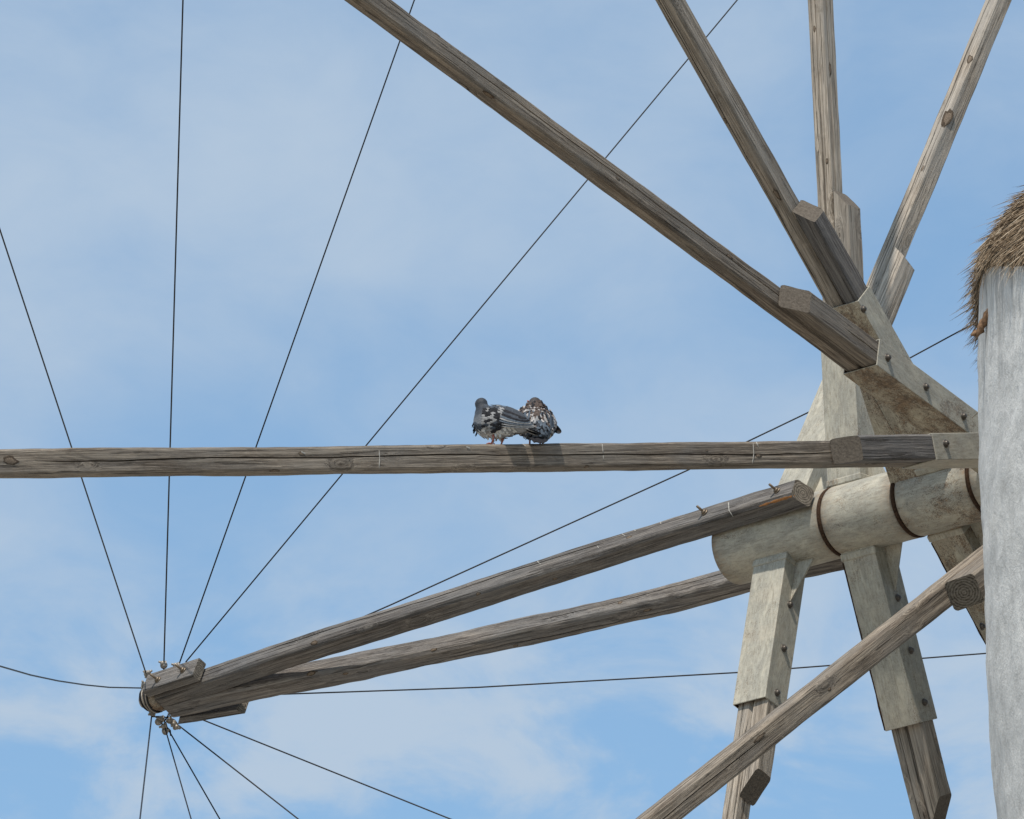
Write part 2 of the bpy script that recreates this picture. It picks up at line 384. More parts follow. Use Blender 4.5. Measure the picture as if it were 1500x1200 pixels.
# ------------------------------------------------------------------ the setting: ground, tower
def ground_mat():
    m, n, l, b = new_mat('dry_earth'); q = NB(n, l); t = n.new('ShaderNodeTexCoord'); v = t.outputs['Object']
    c = q.ramp(q.noise(v, .4, 8, .65), [(.35, (.24,.21,.165)), (.65, (.38,.335,.28))]); l.new(c, b.inputs['Base Color']); b.inputs['Roughness'].default_value = .95
    l.new(q.bump(q.noise(v, 5, 6, .7), .5, .05), b.inputs['Normal']); return m
gv, gf = [], []
G = 40
for i in range(G+1):
    for j in range(G+1):
        x = ((i/G)*2-1); y = ((j/G)*2-1); x = math.copysign(abs(x)**3, x)*2500; y = math.copysign(abs(y)**3, y)*2500
        r = math.hypot(x-3, y-30); gv.append((x, y, (noise.noise(Vector((x*.01, y*.01, 0)))*2.0 if r > 60 else 0)))
for i in range(G):
    for j in range(G): gf.append((i*(G+1)+j, (i+1)*(G+1)+j, (i+1)*(G+1)+j+1, i*(G+1)+j+1))
g = mesh_obj('ground', gv, gf, ground_mat()); g['kind'] = 'structure'

# tower: silhouette measured on its left edge
prof_px = [(1437, 440), (1437, 600), (1438, 700), (1442, 830), (1447, 950), (1454, 1060), (1462, 1150), (1467, 1200), (1475, 1290)]
R_T = 3.7
s_c = 1.66 + R_T
TC = HUB - S*s_c
TC_depth = (TC-C0).dot(FW)
sil = []
for (x, y) in prof_px:
    # tangent point in the vertical plane through the tower axis, square to the view
    d = ray(x, y); t = (TC.y - C0.y)/d.y; p = C0 + d*t; sil.append((p.z, TC.x - p.x))
R_T = sil[1][1]
TOWER_TOP = sil[0][0]
TOWER = empty('windmill_tower', (TC.x, TC.y, 0), 'whitewashed round stone windmill tower with ragged thatched eave at right edge', 'windmill')
WALL = wall_mat()
def rad_at(z):
    zs = [s[0] for s in sil][::-1]; rs = [s[1] for s in sil][::-1]
    if z <= zs[0]: return rs[0]
    return float(np.interp(z, zs, rs))
def eave_drop(a):      # the thatch hangs lower and more raggedly on the side towards the viewer
    t = max(0, min(1, (math.degrees(a) % 360 - 181)/17)); t = t*t*(3-2*t)
    b = max(0, min(1, ((math.degrees(a) % 360) - 300)/40)); return .045 - .295*t*(1-b)
tv, tf = [], []
zs = list(np.linspace(0, sil[-1][0]-.3, 14)) + list(np.linspace(sil[-1][0]-.2, TOWER_TOP, 90)); SEG = 420
for z in zs:
    for k in range(SEG):
        a = 2*math.pi*k/SEG; r = rad_at(z)
        dz = noise.noise(Vector((math.cos(a)*5, math.sin(a)*5, z*1.4)))*.018 + noise.noise(Vector((math.cos(a)*22, math.sin(a)*22, z*6)))*.009 + noise.noise(Vector((math.cos(a)*60, math.sin(a)*60, z*17)))*.0045
        tv.append(((r+dz)*math.cos(a), (r+dz)*math.sin(a), z + eave_drop(a)*(z/TOWER_TOP)**20))
for i in range(len(zs)-1):
    for k in range(SEG):
        j = (k+1) % SEG; tf.append((i*SEG+k, i*SEG+j, (i+1)*SEG+j, (i+1)*SEG+k))
mesh_obj('wall', tv, tf, WALL, TOWER, Matrix.Translation((TC.x, TC.y, 0)), True)

# thatched roof: a dark body, a few thousand reeds laid over it
def thatch_mat(name, cols):
    m, n, l, b = new_mat(name); q = NB(n, l)
    at = n.new('ShaderNodeAttribute'); at.attribute_name = 'reed'
    c = q.ramp(at.outputs['Fac'], cols); l.new(c, b.inputs['Base Color']); b.inputs['Roughness'].default_value = .8; b.inputs['Specular IOR Level'].default_value = .2; return m
THATCH = thatch_mat('reed_thatch', [(0, (.028,.018,.010)), (.3, (.105,.070,.040)), (.6, (.235,.168,.105)), (.85, (.37,.285,.195)), (1, (.46,.38,.28))])
THBODY = plain('thatch_core', (.07,.05,.033), .95, 0, .4, 30, .1)
ze = TOWER_TOP - .0
roof_prof = [(R_T-.12, ze-.03), (R_T-.015, ze-.01), (R_T-.02, ze+.03), (R_T-.05, ze+.09), (R_T-.10, ze+.18), (R_T-.18, ze+.28), (R_T-.30, ze+.39), (R_T-.8, ze+.74), (R_T-2.0, ze+1.5), (.05, ze+2.7)]
rv, rf = [], []; RS = 160
for (r, z) in roof_prof:
    for k in range(RS):
        a = 2*math.pi*k/RS; rr = r + noise.noise(Vector((math.cos(a)*30, math.sin(a)*30, z*6)))*.02; rv.append((rr*math.cos(a), rr*math.sin(a), z + eave_drop(a)))
for i in range(len(roof_prof)-1):
    for k in range(RS):
        j = (k+1) % RS; rf.append((i*RS+k, i*RS+j, (i+1)*RS+j, (i+1)*RS+k))
rf.append(tuple((len(roof_prof)-1)*RS+k for k in range(RS)))
ROOF = mesh_obj('roof', rv, rf, THBODY, TOWER, Matrix.Translation((TC.x, TC.y, 0)), True)
plen = [0]
for i in range(1, len(roof_prof)): plen.append(plen[-1] + math.dist(roof_prof[i], roof_prof[i-1]))
def roof_pt(u):        # u = length up the roof from the eave
    i = max(1, min(len(plen)-1, next((k for k in range(1, len(plen)) if plen[k] >= u), len(plen)-1)))
    g = (u-plen[i-1])/(plen[i]-plen[i-1]); a, b = roof_prof[i-1], roof_prof[i]
    r = a[0]+(b[0]-a[0])*g; z = a[1]+(b[1]-a[1])*g; d = Vector((b[0]-a[0], b[1]-a[1])).normalized(); return r, z, d
def reeds(name, count, a0, a1, u0, u1, ln, wid, lift, splay, seed, bow=.25, ragged=.7):
    r_ = random.Random(seed); V, Fc, col = [], [], []
    for _ in range(count):
        a = r_.uniform(a0, a1); u = u0 + (u1-u0)*r_.random()**1.15
        r, z, d = roof_pt(u + .06)
        rad = Vector((math.cos(a), math.sin(a), 0)); tan = Vector((-math.sin(a), math.cos(a), 0))
        slope_dn = -(rad*d.x + Vector((0, 0, 1))*d.y)                       # down the roof
        nrm = (rad*d.y - Vector((0, 0, 1))*d.x)
        if nrm.dot(rad) < 0: nrm = -nrm
        z += eave_drop(a)
        p = rad*r + Vector((0, 0, z)) + nrm*r_.uniform(-.005, lift)
        clump = noise.noise(Vector((a*34, u*7, seed)))
        dirv = (slope_dn + tan*(r_.gauss(0, splay) + clump*.30) + nrm*(r_.gauss(.22, splay*.8))).normalized()
        L = ln*r_.uniform(.5, 1.2)*(1 + .9*clump*ragged); w = wid*r_.uniform(.5, 1.35)
        sd = dirv.cross(nrm).normalized(); up = sd.cross(dirv)
        bend = up*(-L*bow*r_.uniform(-.3, 1)) + Vector((0, 0, -L*.04))
        s = len(V); 
        for f, wf in ((0, .6), (.5, 1), (1, .12)):
            c = p + dirv*L*f + bend*f*f
            V += [c + sd*w*wf, c + up*w*wf*.6, c - sd*w*wf]
        for i in range(2):
            b0 = s+i*3; b1 = b0+3
            Fc += [(b0, b0+1, b1+1, b1), (b0+1, b0+2, b1+2, b1+1), (b0+2, b0, b1, b1+2)]
        cv = max(0, min(1, r_.gauss(.47, .24) + clump*.5)); col += [cv]*9
    o = mesh_obj(name, V, Fc, THATCH, TOWER, Matrix.Translation((TC.x, TC.y, 0)))
    at = o.data.attributes.new('reed', 'FLOAT', 'POINT'); at.data.foreach_set('value', col); o['kind'] = 'stuff'; return o
reeds('thatch', 32000, math.radians(166), math.radians(232), .15, 1.5, .12, .0036, .030, .22, 5)
reeds('thatch', 9000, math.radians(166), math.radians(232), .13, .34, .085, .0030, .020, .28, 9)
reeds('thatch', 14000, math.radians(232), math.radians(520), .16, 4.6, .30, .014, .04, .13, 11)
reeds('thatch', 3200, math.radians(166), math.radians(232), .14, .24, .125, .0036, .014, .22, 33, .3, 1.5)
reeds('loose_reed', 36, math.radians(176), math.radians(205), .2, 1.2, .24, .0016, .03, .9, 45, 1.2)
reeds('loose_reed', 260, math.radians(170), math.radians(225), .26, 1.3, .085, .0015, .03, .8, 21, 1.1)

# broken reed bundle ends hanging under the eave
for (x0, y0, x1, y1, r0) in ((1449, 462, 1431, 494, .013), (1452, 452, 1441, 478, .012), (1441, 485, 1423, 491, .010), (1456, 450, 1447, 470, .014)):
    p0 = at_depth(x0, y0, Vector((TC.x-R_T, TC.y-.25, TOWER_TOP))); p1 = at_depth(x1, y1, Vector((TC.x-R_T, TC.y-.28, TOWER_TOP)))
    o = tube('reed_bundle', [p0, p0.lerp(p1, .35)+Vector((-.006, 0, .002)), p0.lerp(p1, .7)+Vector((-.004, 0, 0)), p1], [r0*.7, r0*1.25, r0*1.0, r0*.35], plain('dry_reed_bundle', (.20,.12,.07), .85, 0, .45, 70, .15), TOWER, 7)

# ------------------------------------------------------------------ the sail wheel
WHEEL = empty('sail_wheel', HUB, 'bare grey timber windmill sail wheel with steel shaft, twelve spokes and stay wires', 'windmill sails')
lines = {4:((1463,0),(1313,361)), 3:((1202,0),(1215.5,270)), 2:((982,0),(1158,313)), 1:((578,29),(1140,444.5)), 5:((0,680),(1100,667)),
         6:((1000,1172),(1360,888)), 7:((1130.5,840),(1093,1090)), 8:((1268,843),(1357,1198)), 9:((1390,787),(1468,932))}
tips = {4:(1846,-918), 3:(1124,-1462), 2:(304,-1235), 1:(-316,-629), 5:(-330,684), 6:(132,1823), 7:(945,1990), 8:(1571,2195), 9:(2080,2069)}
WA, WT = .078, .098
SOCK_T = {1:.122, 2:.122, 3:.124, 4:.122, 5:.108, 6:.118, 7:.140, 8:.148, 9:.135}
mouth = {1:('x',1250), 2:('y',440), 3:('y',492), 4:('y',522), 5:('x',1331), 6:('x',1500), 7:('y',1041), 8:('y',1065), 9:('y',1010)}
block_end = {1:(1168,434), 2:(1178,312), 3:(1246,292), 4:(1328,380), 5:(1240,659), 6:(1411,866), 7:(1104,1153), 8:(1384,1186), 9:(1640,1250)}
block_cut = {1:1.35, 2:1.0, 3:1.15, 4:1.1, 5:1.3, 6:.35, 7:1.5, 8:1.5, 9:1.2}
axis_dir = (proj(HUB-S) - proj(HUB)); axis_o = proj(HUB)
def isect(p, q):
    p = Vector(p); d = Vector(q)-p; a = axis_dir; den = d.x*a.y - d.y*a.x; w = axis_o-p
    t = (w.x*a.y - w.y*a.x)/den; return p + d*t
spokes = {}
for k, (p, q) in lines.items():
    b = isect(p, q); s = station_of(b.x); base = HUB - S*s
    far = p if k not in (7, 8, 9) else q
    if k in (4, 3, 2, 1, 5, 6): far = p
    X = on_plane(far[0], far[1], s); d = (X-base).normalized()
    T = d.cross(S).normalized()
    # length: closest approach of the spoke line to the sight line of the tip
    rd = ray(*tips[k]).normalized(); w0 = base - C0; bb = d.dot(rd); L = (bb*rd.dot(w0) - d.dot(w0))/(1-bb*bb)
    spokes[k] = dict(base=base, d=d, T=T, s=s, L=max(5.2, min(7.6, L)))
def along(k, key, val):
    """distance along the main timber of spoke k at which its picture reaches x or y = val"""
    sp = spokes[k]; lo, hi = .05, 7.5; i = 0 if key == 'x' else 1
    f = lambda t: proj(sp['base'] + sp['d']*t)[i]
    inc = f(1.0) > f(.3)
    for _ in range(50):
        m = (lo+hi)/2
        if (f(m) < val) == inc: lo = m
        else: hi = m
    return lo
crk = {  # side 0 = +S, 2 = -S (towards the mill), 1/3 = across
 5: [(2, .5, .235, .87, .030), (3, .5, .3, .8, .02), (1, .5, .3, .8, .02)],
 1: [(2, .5, .05, .5, .018)], 2: [(3, .75, .15, .9, .025), (1, .25, .15, .9, .025)], 3: [(2, .35, .1, .8, .02), (1, .6, .1, .6, .015), (3, .5, .2, .7, .015)],
 4: [(1, .5, .1, .6, .02), (3, .5, .1, .6, .02)], 6: [(2, .5, .40, .74, .030), (1, .5, .25, .62, .02), (3, .5, .25, .62, .02)],
 7: [(1, .5, .1, .5, .015), (3, .5, .1, .5, .015)], 8: [(1, .5, .1, .7, .015), (3, .5, .1, .7, .015)], 9: []}
label_sp = {5: 'near horizontal spoke two pigeons stand on, with a long split', 1: 'spoke slanting to upper left with a knot'}
SOCK_A = .170
SIDE = {}
for k in (4, 7, 3, 8, 2, 9, 1, 5, 6):
    sp = spokes[k]; base, d, T = sp['base'], sp['d'], sp['T']
    tm = along(k, *mouth[k])
    # main timber: from inside the socket to the tip
    tp = {5: (1.02, .93), 1: (1.0, .90)}.get(k, (1.0, .92))
    beam = timber('spoke', [base + d*.16, base + d*sp['L']], S, WA, WT, [WOODB if k in (1, 5, 6) else WOOD, ENDG], WHEEL, .15, crk[k], seed=k, wtaper=tp, wob=.0022)
    if k in label_sp: beam['label'] = label_sp[k]
    SIDE[k] = beam
    # short splice block on the mill side of the timber
    bc = base - S*(WA*1.07)
    if k == 6: bc = base - S*(WA*1.25) + (T if T.z < 0 else -T)*.012
    rd = ray(*block_end[k]).normalized(); w0 = bc - C0; bb = d.dot(rd); Lb = (bb*rd.dot(w0) - d.dot(w0))/(1-bb*bb)
    Lb = min(max(Lb, tm+.1), 2.2)
    timber('splice_block', [bc + d*.16, bc + d*Lb], S, WA*(1.55 if k == 6 else .97), WT*(1.25 if k == 6 else 1.02), [WOODG if k in (5, 2) else WOODB if k in (1, 6) else WOOD, ENDG if k == 6 else ENDS], WHEEL, .10, [(2, .5, .1, .8, .007)] if k in (1, 4) else [], cut1=block_cut[k], seed=k+30, wob=.002)
    # steel socket: four plates of a square tube, mouth cut square
    so = base - S*(WA*.52); wa, wt = SOCK_A/2, SOCK_T[k]/2
    M = frame(so, d, S); r0 = .10; th = .006
    fl = .004
    V = []
    for (x, g_) in ((r0, 0), (tm, 0)):
        for (y, z) in ((wa, wt), (-wa, wt), (-wa, -wt), (wa, -wt)): V.append((x, y, z))
    for (x, g_) in ((tm, 0), (r0, 0)):
        for (y, z) in ((wa-th, wt-th), (-wa+th, wt-th), (-wa+th, -wt+th), (wa-th, -wt+th)): V.append((x, y, z))
    Fc, fmm = [], []
    rusty = {1: (0,), 6: (0, 1, 2, 3), 9: (0, 1, 2, 3), 2: (0,), 3: ()}.get(k, ())
    for i in range(4):
        j = (i+1) % 4; Fc.append((i, j, 4+j, 4+i)); fmm.append(1 if ((i == 0 and 0 in rusty) or (i == 2 and 0 in rusty) or len(rusty) == 4) else 0)
        Fc.append((4+i, 4+j, 8+j, 8+i)); fmm.append(2 if k in (8, 9) else 0)
        Fc.append((8+i, 8+j, 12+j, 12+i)); fmm.append(2)
    sk = mesh_obj('socket', V, Fc, [STEEL, STEELR, RUST], WHEEL, M, False, fmm)
    bv = sk.modifiers.new('bevel', 'BEVEL'); bv.width = .007; bv.segments = 3; bv.limit_method = 'ANGLE'
    if k in (6, 9): sk['label'] = 'rusty socket of the spoke half behind the tower'
    # triangular gusset plate between the socket and the pipe on the mill side
    gx0, gx1 = .14, .145 + .19
    gy = -wa - .001
    gv_ = [(gx0-.02, gy-.105, -.004), (gx0-.02, gy, -.004), (gx1, gy, -.004), (gx0-.02, gy-.105, .004), (gx0-.02, gy, .004), (gx1, gy, .004)]
    zz = {7: .045, 8: .04}.get(k, 0)
    gv_ = [(a_, b_, c_+zz*0) for a_, b_, c_ in gv_]
    mesh_obj('gusset', gv_, [(0, 1, 2), (5, 4, 3), (0, 3, 4, 1), (1, 4, 5, 2), (2, 5, 3, 0)], STEEL, sk, M)
    if k == 2:
        gx1, gy = .74, wa + .001
        q_ = [(.10, gy+.15, -wt), (.10, gy, -wt), (gx1, gy, -wt), (.10, gy+.15, -wt+.008), (.10, gy, -wt+.008), (gx1, gy, -wt+.008)]
        q_ = [(a_, b_, c_ if (T.y > 0) else -c_) for a_, b_, c_ in q_]
        mesh_obj('gusset', q_, [(0, 1, 2), (5, 4, 3), (0, 3, 4, 1), (1, 4, 5, 2), (2, 5, 3, 0)], STEELR, sk, M)
    if k in (8, 9):      # rusted edge weld down the front corner
        yy = wa*.995; zz = wt*.995*(1 if T.y < 0 else -1)
        e0 = so + d*.17 + S*yy + T*zz; e1 = so + d*(tm-.004) + S*yy + T*zz
        tube('weld_seam', [e0.lerp(e1, i/14) + Vector((random.uniform(-1, 1), 0, random.uniform(-1, 1)))*.0012 for i in range(15)], [.0042*random.uniform(.6, 1.3) for _ in range(15)], RUST, sk, 6)
    # welded collar strip where the socket meets the pipe
    cv = []
    for x in (.135, .166):
        for (y, z) in ((wa+.005, wt+.005), (-wa-.005, wt+.005), (-wa-.005, -wt-.005), (wa+.005, -wt-.005)): cv.append((x, y, z))
    cf = [(i, (i+1) % 4, 4+(i+1) % 4, 4+i) for i in range(4)] + [(3, 2, 1, 0), (4, 5, 6, 7)]
    cl = mesh_obj('collar', cv, cf, STEEL, sk, M); b2 = cl.modifiers.new('bevel', 'BEVEL'); b2.width = .006; b2.segments = 2
    sp['sock'] = sk; sp['tm'] = tm; sp['M'] = M; sp['wa'] = wa; sp['wt'] = wt

# bolts on the mill-side plates, found on the plate by their sight line
bolt_px = {7: [(1157,886), (1148,950), (1138,1015)], 8: [(1315,876), (1334,953), (1354,1029)], 1: [(1300,524), (1356,567), (1411,610)], 5: [(1385,650)], 2: [(1264,453)], 9: [(1438,918)]}
for k, L_ in bolt_px.items():
    sp = spokes[k]
    for (x, y) in L_:
        p0 = sp['base'] - S*(WA*.52 + sp['wa'] + .0005); dd = ray(x, y)
        p = C0 + dd*((p0-C0).dot(S)/dd.dot(S)); put_mesh('bolt', BOLT_ME, p, -S, sp['sock'])

# the windshaft: welded pipe lengths with dark rusty seams
R_P = .148
cuts = [station_of(1073), station_of(1230), station_of(1338), station_of(1447), station_of(1560), station_of(1640), 2.6]
for i in range(len(cuts)-1):
    a, b = cuts[i], cuts[i+1]; M = frame(HUB - S*a, -S, U); L = b-a
    gap = .009; r1 = R_P*(1.0 + .006*(i % 2))
    n = 14; prof = [(gap if i else 0, r1-.010), (gap+.002 if i else .002, r1-.003), ((gap if i else 0)+.010, r1)]
    prof += [(gap+.02 + (L-2*gap-.04)*t/n, r1*(1 + .002*math.sin(t*1.3+i))) for t in range(n+1)] + [(L-gap-.008, r1), (L-gap-.001, r1-.003), (L-gap, r1-.010)]
    V, Fc = lathe_local(prof, 72); o = mesh_obj('pipe_segment', V, Fc, steel_mat('shaft_steel_%d' % i, (.22, .16, .62, .3, .3, .3)[i], ends=(0, L, .11)), WHEEL, M, True)
    if i:
        V, Fc = lathe_local([(-gap*1.4, R_P-.006), (-gap*.9, R_P+.0006), (-gap*.3, R_P+.0022), (gap*.3, R_P+.0022), (gap*.8, R_P+.0006), (gap*1.2, R_P-.006)], 72)
        mesh_obj('weld_seam', V, Fc, RUST, WHEEL, M, True)

# bowsprit: two long timbers bolted to the pipe, meeting in front
tip_s = station_of(212); TIP = HUB - S*tip_s
def off_axis(x, y, lift):      # point seen at x,y lying a given way off the shaft axis: plane through the axis tilted by lift
    n_ = (U*math.cos(lift) + (-HH)*math.sin(lift)); side_ = S.cross(n_).normalized()
    dd = ray(x, y); # intersect sight line with the plane spanned by S and n_
    return C0 + dd*((HUB-C0).dot(side_)/dd.dot(side_))
TH = math.radians(66)
near_pts = [off_axis(x, y, TH) for (x, y) in ((1176,722), (1085,749.5), (1000,775), (800,839), (570,912), (400,965.5), (312,996), (232,1024))]
RADN = (U*math.cos(TH) - HH*math.sin(TH)).normalized()
far_pts = [off_axis(x, y, TH) for (x, y) in ((1262,808), (1165,830), (1075,853), (1000,873), (700,941), (480,985.5), (330,1014), (250,1031))]
nb = timber('bowsprit_timber', near_pts, RADN, .098, .096, [WOODG, ENDG], WHEEL, .15, [(0, .72, .28, .97, .025), (2, .5, .1, .6, .015), (1, .8, .2, .9, .02)], seed=61, wob=.003, cut0=.25)
nb['label'] = 'upper timber of the pair running out to the tip'
fb = timber('bowsprit_timber', far_pts, RADN, .098, .096, [WOODG, ENDG], WHEEL, .15, [(0, .6, .05, .45, .025), (1, .3, .1, .7, .02), (3, .3, .1, .7, .02)], seed=62, wob=.005)
fb['label'] = 'lower timber of the pair, passing behind the shaft end'

def bvh_of(o):
    me = o.data; Mw = Matrix.Identity(4); chain = []; p = o
    while p is not None: chain.append(p); p = p.parent
    for c in reversed(chain): Mw = Mw @ c.matrix_parent_inverse @ c.matrix_basis
    vs = [Mw @ v.co for v in me.vertices]; return BVHTree.FromPolygons(vs, [tuple(p.vertices) for p in me.polygons])
trees = {}
def hit(o, x, y):
    if o.name not in trees: trees[o.name] = bvh_of(o)
    return trees[o.name].ray_cast(C0, ray(x, y).normalized())
for (x, y) in ((1138,719), (1032,751)):
    h, nn, _, _ = hit(nb, x, y)
    if h: put_mesh('stud', STUD_ME, h, (RADN + U*.1 + S*.25).normalized(), nb)

# tip: two short wedge boards, an iron cap and the wire turns
A0 = off_axis(227, 1014, TH); A1 = off_axis(301, 990, TH)
sh = RADN*.045
wb = timber('wedge_board', [A0 + sh, A1 + sh], RADN, .050, .100, [WOODG, ENDG], WHEEL, .10, seed=71, wob=.001)
for (x, y) in ((231, 996), (268, 982)):
    h, nn, _, _ = hit(wb, x, y)
    if h: put_mesh('stud', STUD_ME, h, (RADN + S*.2).normalized(), wb)
B0 = off_axis(263, 1044, TH); B1 = off_axis(354, 1030, TH)
timber('wedge_board', [B0 - RADN*.012 - HH*.0, B1 - RADN*.012], RADN, .036, .085, [WOODG, ENDG], WHEEL, .1, seed=72, wob=.003, cut0=.8, cut1=-.6)
tip_c = off_axis(222, 1024, TH); tip_dir = (off_axis(205, 1030, TH) - off_axis(260, 1013, TH)).normalized()
Mt = frame(tip_c - tip_dir*.045, tip_dir, U)
V, Fc = lathe_local([(-.02, .056), (.0, .064), (.02, .062), (.045, .052), (.065, .048), (.075, .040), (.092, .034), (.099, .022), (.102, .008)], 28)
V = [(x, y*(1+.04*math.sin(5*i)), z) for i, (x, y, z) in enumerate(V)]
capo = mesh_obj('tip_cap', V, Fc, steel_mat('tip_rust', .9, (.25,.20,.14), (.42,.36,.28)), WHEEL, Mt, True); capo['label'] = 'rusty iron cap at the tip wound with wire'
for i, xo in enumerate((.012, .024, .036, .052, .062)):
    r_ = (.066, .066, .064, .056, .053)[i]; c = tip_c - tip_dir*(.045-xo); a_ = tip_dir.cross(U).normalized(); b_ = tip_dir.cross(a_)
    tube('wire_turn', [c + a_*math.cos(t)*r_ + b_*math.sin(t)*r_ + tip_dir*.006*math.sin(t+i) for t in np.linspace(0, 2*math.pi, 25)], .0042, GALV if i % 2 else CABLE, capo, 6, False)

# stay wires: tip to the end of each spoke
def tip_pt(x, y): return at_depth(x, y, TIP)
hidden = {10: (2150, 1830), 11: (2560, 900), 12: (2250, 70)}    # ends of the three spokes on the far side of the tower
ends = {}
for k, sp in spokes.items(): ends[k] = sp['base'] + sp['d']*(sp['L']-.05)
st_h = {10: spokes[1]['s'], 11: spokes[5]['s'], 12: spokes[6]['s']}
for k, (x, y) in hidden.items(): ends[k] = on_plane(x, y, st_h[k])
for k in hidden:
    base = HUB - S*st_h[k]; d = (ends[k]-base).normalized(); L = (ends[k]-base).length
    timber('spoke', [base + d*.16, base + d*(L+.05)], S, WA, WT, [WOOD, ENDG], WHEEL, .2, [], seed=k, step=.12)
    timber('splice_block', [base - S*WA + d*.16, base - S*WA + d*1.4], S, WA, WT, [WOOD, ENDG], WHEEL, .2, [], cut1=1.0, seed=k+40, step=.1)
    M = frame(base - S*(WA*.52), d, S); wa, wt = SOCK_A/2, .062
    V = [(x, y, z) for x in (.1, 1.0) for (y, z) in ((wa, wt), (-wa, wt), (-wa, -wt), (wa, -wt))]
    mesh_obj('socket', V, [(i, (i+1) % 4, 4+(i+1) % 4, 4+i) for i in range(4)] + [(3, 2, 1, 0), (4, 5, 6, 7)], STEEL, WHEEL, M)
# (tip attach pixel, end key, point on the way, sag in metres)
WIRES = [(1, (215,990), (0,337), 0), (2, (240,976), (268,0), 0), (3, (262,974), (607,0), 0), (4, (272,970), (1080,0), 0),
         (12, (300,1006), None, 0), (11, (330,1022), None, 0), (5, (207,1008), None, 1),
         (6, (222,1050), (205,1200), 0), (7, (241,1064), (280,1200), 0), (8, (246,1068), (322,1200), 0), (9, (258,1060), (437,1200), 0), (10, (288,1051), (660,1200), 0)]
def bez(p, n=24):
    out = []
    for i in range(n+1):
        t = i/n; u_ = 1-t; out.append(p[0]*u_**3 + p[1]*3*u_*u_*t + p[2]*3*u_*t*t + p[3]*t**3)
    return out
for (k, tp, via, sag) in WIRES:
    a = tip_pt(*tp); b = ends[k]
    if sag:
        pl = [(207,1008), (160,1007), (125,1003.5), (85,997.5), (45,989), (0,976), (-60,952), (-130,910), (-200,852), (-265,780)]
        xb = proj(b).x; pts = [at_depth(x, y, a.lerp(b, (x-207)/(xb-207))) for x, y in pl] + [b]
    elif k == 12:
        pl = [(300,1006), (575,885), (1005,690), (1195,599), (1430,472)]
        ts = [(x-300)/(proj(b).x-300)*.93 for x, _ in pl]; pts = [at_depth(x, y, a.lerp(b, t)) for (x, y), t in zip(pl, ts)] + [b]
    elif k == 11:
        pl = [(330,1019), (415,1017), (700,1007), (1085,985), (1215,975), (1447,957)]
        ts = [(x-330)/(proj(b).x-330)*.93 for x, _ in pl]; pts = [at_depth(x, y, a.lerp(b, t)) for (x, y), t in zip(pl, ts)] + [b]
    else:
        # bend the free end so that the straight wire passes the seen point
        v = Vector(via); pa = proj(a); pb = proj(b); want = (v-pa).normalized(); Lp = (pb-pa).length
        q = pa + want*Lp; b2 = at_depth(q.x, q.y, b)
        pts = [a, a.lerp(b2, .35), a.lerp(b2, .7), b2]
    tube('stay_wire', pts, .0034, CABLE, WHEEL, 6)
# clamps on the wires near the tip
cl_me = hexa_bolt_mesh('wire_clamp', .012, .020, .010, True); cl_me.materials.append(GALV)
for (x, y, ax) in ((215,989,(-.6,-.6,.5)), (217,987,(.7,-.5,.3)), (239,973,(-.9,-.4,.3)), (241,976,(.4,-.8,-.4)), (258,976,(-.8,-.5,.1)), (211,1004,(-.3,-.8,.5)), (213,1009,(.5,-.8,.2)),
                   (222,1046,(-.5,-.7,-.5)), (236,1054,(-.8,-.6,0)), (233,1059,(.3,-.8,-.5)), (240,1065,(-.9,-.3,-.3)), (243,1072,(.6,-.7,0)), (249,1056,(.2,-.8,.5)), (254,1062,(-.3,-.7,-.6)), (259,1066,(.7,-.5,-.5)), (270,1050,(.4,-.8,-.4)), (284,1051,(.2,-.9,-.4))):
    p = tip_pt(x, y) + Vector((0, -.01, 0)); put_mesh('wire_clamp', cl_me, p - Vector(ax)*.008, Vector(ax), WHEEL)
for (x0, y0, x1, y1) in ((222,1046,241,1066), (241,1056,247,1045), (249,1058,247,1046), (236,1052,246,1070), (222,1050,250,1053), (246,1050,262,1064), (262,1044,288,1051), (245,1066,250,1078), (215,990,218,1004), (240,976,238,985)):
    a = tip_pt(x0, y0); b = tip_pt(x1, y1); tube('wire_tail', [a, a.lerp(b, .5)+Vector((.006, -.006, .004)), b], .0032, CABLE, WHEEL, 6)

# marks on the timbers: dried droppings and a fresh split
def splat(o, pxs, w, mat=DROP, name='dropping'):
    V, Fc = [], []; r_ = random.Random(int(pxs[0][0])); P_ = []
    n = 10
    for i in range(n+1):
        f = i/n*(len(pxs)-1); j = min(int(f), len(pxs)-2); g_ = f-j
        x = pxs[j][0]+(pxs[j+1][0]-pxs[j][0])*g_; y = pxs[j][1]+(pxs[j+1][1]-pxs[j][1])*g_
        h, nn, _, _ = hit(o, x, y)
        if h:
            if nn.dot(h-C0) > 0: nn = -nn
            P_.append((h, nn))
    if len(P_) < 3: return
    o0 = P_[0][0]
    for i, (h, nn) in enumerate(P_):
        d = (P_[min(i+1, len(P_)-1)][0]-P_[max(i-1, 0)][0]).normalized(); sd = d.cross(nn).normalized()
        ww = w*r_.uniform(.35, 1.2)*(.4 if i in (0, len(P_)-1) else 1)
        V += [h-o0 - sd*ww + nn*.0004, h-o0 + nn*.0024, h-o0 + sd*ww + nn*.0004]
    for i in range(len(P_)-1):
        b = i*3; Fc += [(b, b+1, b+4, b+3), (b+1, b+2, b+5, b+4)]
    mesh_obj(name, V, Fc, mat, o, Matrix.Translation(o0), True)
B5 = SIDE[5]
for pts_, w in ((((1103,650),(1104,665),(1102,679)), .0022), (((1108,648),(1111,655)), .003), (((882,651),(883,660),(884,673)), .0022), (((555,660),(556,672),(555,686)), .0022), (((683,655),(688,657)), .004), (((766,651),(770,654)), .002), (((441,662),(447,665)), .003)):
    splat(B5, pts_, w)
